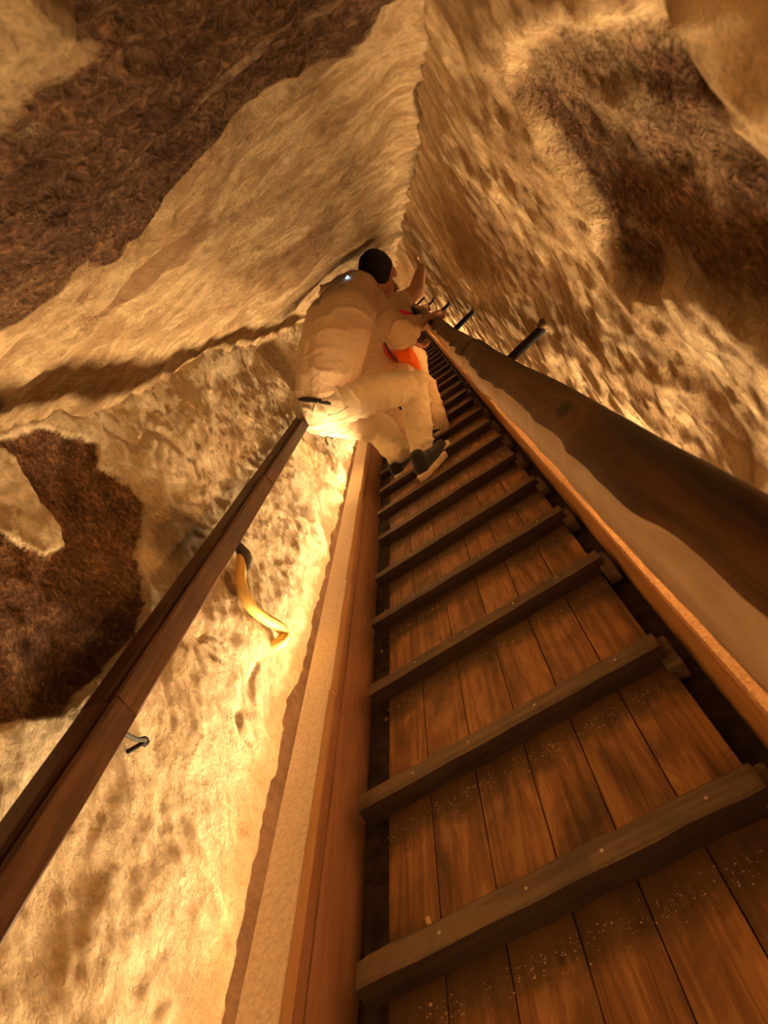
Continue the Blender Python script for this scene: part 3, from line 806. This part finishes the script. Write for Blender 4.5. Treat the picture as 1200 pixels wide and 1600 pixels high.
# belt and trousers
bm = bmesh.new()
wc = at(510, 627, 3.45)
ring = []
bx_ = up_ax; e1_ = R1-bx_*R1.dot(bx_); e1_.normalize(); e2_ = bx_.cross(e1_)
for k in range(41):
    a = 2*math.pi*k/40; ring.append(wc-bx_*.012+e1_*math.cos(a)*.160+e2_*math.sin(a)*.122)
tube(bm, ring, .013, 8, cap=False)
obj('belt', bm, m_belt, man, smooth=True)
bm = bmesh.new()
chain(bm, [(wc-side*.045-bx_*.015, .122), (Pc-side*.05-Vector((0, .0, .03)), .128)])
chain(bm, [(wc+side*.045-bx_*.015, .122), (Pc+side*.05-Vector((0, .0, .03)), .128)])
chain(bm, [(hipR, .118), (hipR.lerp(kneeR, .5), .100), (kneeR, .082), (kneeR.lerp(ankR, .25), .076), (kneeR.lerp(ankR, .65), .072), (ankR, .057)])
chain(bm, [(hipL, .118), (hipL.lerp(kneeL, .5), .104), (kneeL, .088), (kneeL.lerp(ankL, .5), .078), (ankL, .068)])
segs = [(tuple(hipR), tuple(kneeR), 1.), (tuple(kneeR), tuple(ankR), 1.1), (tuple(hipL), tuple(kneeL), .8), (tuple(kneeL), tuple(ankL), 1.3)]
tr_ = fuse('trousers', bm, m_trous, man, .0075, 6, fold=seg_folds(segs, .020, 42, 15))
bm = bmesh.new()
pk = [at(512, 649, 3.245), at(530, 644, 3.235), (at(545, 634, 3.23))]
tube(bm, spline(pk, 6), .0016, 6)
obj('pocket_seam', bm, m_belt, tr_, smooth=True)
hR = on_z(660, 754, .002); shoe(hR, on_z(704, 700, .004), man)
hL = on_z(624, 752, .002); shoe(hL, hL+Vector((.14, .255, .01)), man)

# --- second climber in tan top and sand trousers, partly hidden
p2 = at(603, 600, 4.18); R2 = Vector((.95, -.3, 0))
ch2 = at(606, 535, 4.25); up2 = at(608, 495, 4.35); nk2 = at(604, 470, 4.45)
sR2 = at(620, 476, 4.42); sL2 = at(588, 482, 4.5)
e2r = at(650, 456, 4.55); w2r = at(656, 428, 4.70); h2r = at(658, 419, 4.78)
e2l = sL2+Vector((.05, .2, -.2)); w2l = e2l+Vector((.1, .15, -.05))
k2r = at(660, 606, 4.30); a2r = at(678, 655, 4.08)
k2l = at(600, 650, 4.25); a2l = at(628, 678, 4.05)
hd2 = at(590, 438, 4.55)
bm = bmesh.new()
Th2, mh2 = head(bm, hd2, (.25, .9, -.2), (0, .2, 1), .98)
chain(bm, [(p2, .11), (ch2, .11), (up2, .09), (nk2, .055), (hd2-Vector((0, 0, .03)), .05)])
chain(bm, [(sL2, .045), (up2, .07), (sR2, .055), (e2r, .050), (w2r, .036), (h2r, .026)])
chain(bm, [(sL2, .045), (e2l, .038), (w2l, .026)])
chain(bm, [(p2, .1), (k2r, .05), (a2r, .036), (a2r+Vector((.0, .04, -.04)), .03)])
chain(bm, [(p2, .1), (k2l, .05), (a2l, .036), (a2l+Vector((.0, .04, -.04)), .03)])
hand(bm, w2r, h2r, (-.1, .5, .8), (-1, 0, .2), .9, .4)
hand(bm, w2l, w2l+Vector((.04, .04, -.02)), (.6, .6, -.3), (0, 0, 1), .9)
per2 = fuse('person', bm, m_skin2, None, .0075, 3, origin=(p2.x, p2.y, 0))
tag(per2, 'person in tan top ahead of the crouching man, bare arm raised against the right wall', 'person')
bm = bmesh.new(); blob(bm, Th2(0, -.02, .03), (.082, .096, .09), mh2); blob(bm, Th2(0, -.055, -.02), (.062, .05, .06), mh2)
fuse('hair', bm, m_hair, per2, .008, 3, cut=[(Th2(0, .05, .02), mh2.to_3x3() @ Vector((0, 1, -.55)))])
bm = bmesh.new()
chain(bm, [(p2-R2*.04+Vector((0, 0, .05)), .118), (ch2-R2*.04, .12), (up2-R2*.04, .10)])
chain(bm, [(p2+R2*.04+Vector((0, 0, .05)), .118), (ch2+R2*.04, .12), (up2+R2*.04, .10), (nk2, .065)])
chain(bm, [(sL2, .065), (up2, .09), (sR2, .066), (sR2.lerp(e2r, .30), .062)])
chain(bm, [(sL2, .065), (sL2.lerp(e2l, .6), .06)])
fuse('top', bm, m_shirt2, per2, .009, 5, fold=seg_folds([(tuple(p2), tuple(nk2), 1.2), (tuple(sR2), tuple(e2r), 1.3)], .012, 60, 25))
bm = bmesh.new()
chain(bm, [(p2-R2*.04, .125), (p2+R2*.04, .125)])
chain(bm, [(p2+R2*.08, .105), (k2r, .088), (k2r.lerp(a2r, .5), .082), (a2r, .078)])
chain(bm, [(p2-R2*.08, .105), (k2l, .092), (k2l.lerp(a2l, .5), .10), (a2l, .098)])
fuse('trousers', bm, m_trous2, per2, .009, 5, fold=seg_folds([(tuple(p2), tuple(k2r), 1.), (tuple(k2r), tuple(a2r), 1.2), (tuple(k2l), tuple(a2l), 1.)], .013, 46, 35))
for a_ in (a2r, a2l):
    hh = Vector((a_.x-.03, a_.y-.06, .002)); shoe(hh, hh+Vector((.06, .25, .006)), per2)

# --- third climber, almost hidden: dark sleeve and a fist on the handrail
p3 = at(628, 548, 5.2); c3 = at(622, 508, 5.3); n3_ = at(618, 478, 5.35)
s3 = at(632, 486, 5.3); e3_ = at(644, 494, 5.35); w3 = at(650, 487, 5.58); h3 = at(653, 483, 5.68)
hd3 = at(606, 455, 5.5); k3 = at(650, 560, 5.3); a3 = at(655, 590, 5.15)
bm = bmesh.new()
Th3, mh3 = head(bm, hd3, (.2, .95, -.1), (0, .1, 1), .98)
chain(bm, [(p3, .11), (c3, .11), (n3_, .055), (hd3-Vector((0, 0, .03)), .05)])
chain(bm, [(s3, .05), (e3_, .038), (w3, .030), (h3, .03)])
chain(bm, [(p3, .1), (k3, .055), (a3, .04)]); chain(bm, [(p3, .1), (k3-Vector((.16, 0, 0)), .055), (a3-Vector((.16, 0, 0)), .04)])
hand(bm, w3, h3, (.85, .35, -.1), (-.1, 0, 1), 1.15, 1.2)
per3 = fuse('person', bm, m_skin2, None, .008, 3, origin=(p3.x, p3.y, 0))
tag(per3, 'mostly hidden person farthest up the ramp, dark sleeve, fist on the right handrail', 'person')
bm = bmesh.new(); blob(bm, Th3(0, -.02, .03), (.082, .096, .09), mh3)
fuse('hair', bm, m_hair, per3, .009, 3)
bm = bmesh.new()
chain(bm, [(p3+Vector((0, 0, .04)), .13), (c3, .135), (n3_-Vector((0, 0, .04)), .08)]); chain(bm, [(c3, .1), (s3, .07), (e3_, .058), (w3.lerp(e3_, .3), .042)])
fuse('dark_top', bm, m_black, per3, .01, 4, fold=seg_folds([(tuple(p3), tuple(n3_), 1.), (tuple(s3), tuple(w3), 1.)], .01, 60, 45))
bm = bmesh.new()
for o_ in (Vector((0, 0, 0)), Vector((-.16, 0, 0))): chain(bm, [(p3+o_*.5, .12), (k3+o_, .082), (a3+o_, .07)])
fuse('trousers', bm, m_trous2, per3, .01, 4, fold=seg_folds([(tuple(p3), tuple(k3), 1.), (tuple(k3), tuple(a3), 1.2)], .01, 46, 55))
for o_ in (0, -.16):
    hh = Vector((a3.x+o_-.03, a3.y-.06, .002)); shoe(hh, hh+Vector((.03, .25, .004)), per3)

# --- orange shoulder bag between the climbers
def pillow(name, pts, Y, th, mat, par, seed):
    P3 = [at(x, y, Y) for x, y in pts]; c = sum(P3, Vector())/len(P3); n = len(P3)
    out = spline(P3+[P3[0]], 5)[:-1]; bm = bmesh.new(); rings = []
    for sgn in (-1, 1):
        for k, g in enumerate((1., .85, .6, .3)):
            if sgn == 1 and k == 0: continue
            rings.append((sgn, g, [bm.verts.new(c+(p-c)*g+Vector((0, sgn*th*math.sqrt(max(0, 1-g*g))+float(fbm(np.array([p.x*40*g]), np.array([p.z*40*g]), octv=2, seed=seed)[0])*.018*(1-g), 0))) for p in out]))
    A = [r[2] for r in rings if r[0] == -1]; B = [A[0]]+[r[2] for r in rings if r[0] == 1]; m = len(out)
    for S_, fl in ((A, 0), (B, 1)):
        for i in range(len(S_)-1):
            for k in range(m): bm.faces.new((S_[i][k], S_[i][(k+1) % m], S_[i+1][(k+1) % m], S_[i+1][k]))
        bm.faces.new(S_[-1])
    o = obj(name, bm, mat, par, smooth=True); o.modifiers.new('s', 'SUBSURF').levels = 1; return o
bag = empty('shoulder_bag', at(630, 560, 4.04), 'crumpled bright orange shoulder bag with dark red flap between the climbers', 'bag')
pillow('bag_body', [(612,548),(628,545),(640,541),(650,553),(656,566),(659,581),(650,577),(640,570),(628,567),(616,566)], 4.02, .05, m_orange, bag, 1)
pillow('bag_flap', [(596,532),(603,543),(614,549),(622,562),(618,568),(605,559),(599,549)], 4.0, .035, m_red, bag, 2)
bm = bmesh.new(); tube(bm, spline([at(601, 536, 3.98), at(610, 552, 3.955), at(622, 566, 3.97)], 6), .005, 8); obj('bag_strap', bm, m_belt, bag, smooth=True)
# phone in a pink case
pm_ = Matrix.Translation(at(632, 490, 4.10)) @ facing((.2, -.5, .3), (-.62, .1, .75)) @ Matrix.Rotation(math.radians(62), 4, 'Z')
bm = bmesh.new(); box(bm, -.034, .034, -.006, .006, -.036, .036, .005, pm_); ph = empty('smartphone', at(632, 490, 4.10), 'smartphone in a bright pink case held between the climbers', 'phone')
obj('phone_case', bm, m_pink, ph, smooth=False)
bm = bmesh.new(); box(bm, -.030, .030, .0055, .0072, -.032, .032, .001, pm_); obj('phone_screen', bm, m_glass, ph)
# tiny blue-white light at the collar
N = NT('blue_white_led'); N.b.inputs['Emission Color'].default_value = (.35, .7, 1, 1); N.b.inputs['Emission Strength'].default_value = 6; led_m = N.out((.5, .8, 1))
lp = at(543, 434, 3.60); tl = empty('clip_light', lp, 'tiny blue-white light at the collar of the beige shirt', 'light')
bm = bmesh.new()
for a_ in (0, math.pi/2):
    box(bm, -.0085, .0085, -.003, .003, -.0025, .0025, .001, Matrix.Translation(lp) @ Matrix.Rotation(a_+.5, 4, 'Y'))
obj('lamp_lens', bm, led_m, tl)
bm = bmesh.new(); box(bm, -.007, .007, .003, .010, -.007, .007, .002, Matrix.Translation(lp)); obj('lamp_housing', bm, m_belt, tl)
#END
# ------------------------------------------------------------------ tilt the finished passage to its slope
bpy.context.view_layer.update()
for o in list(C.objects):
    if o.parent is None and o is not cam:
        o.matrix_world = R @ o.matrix_basis
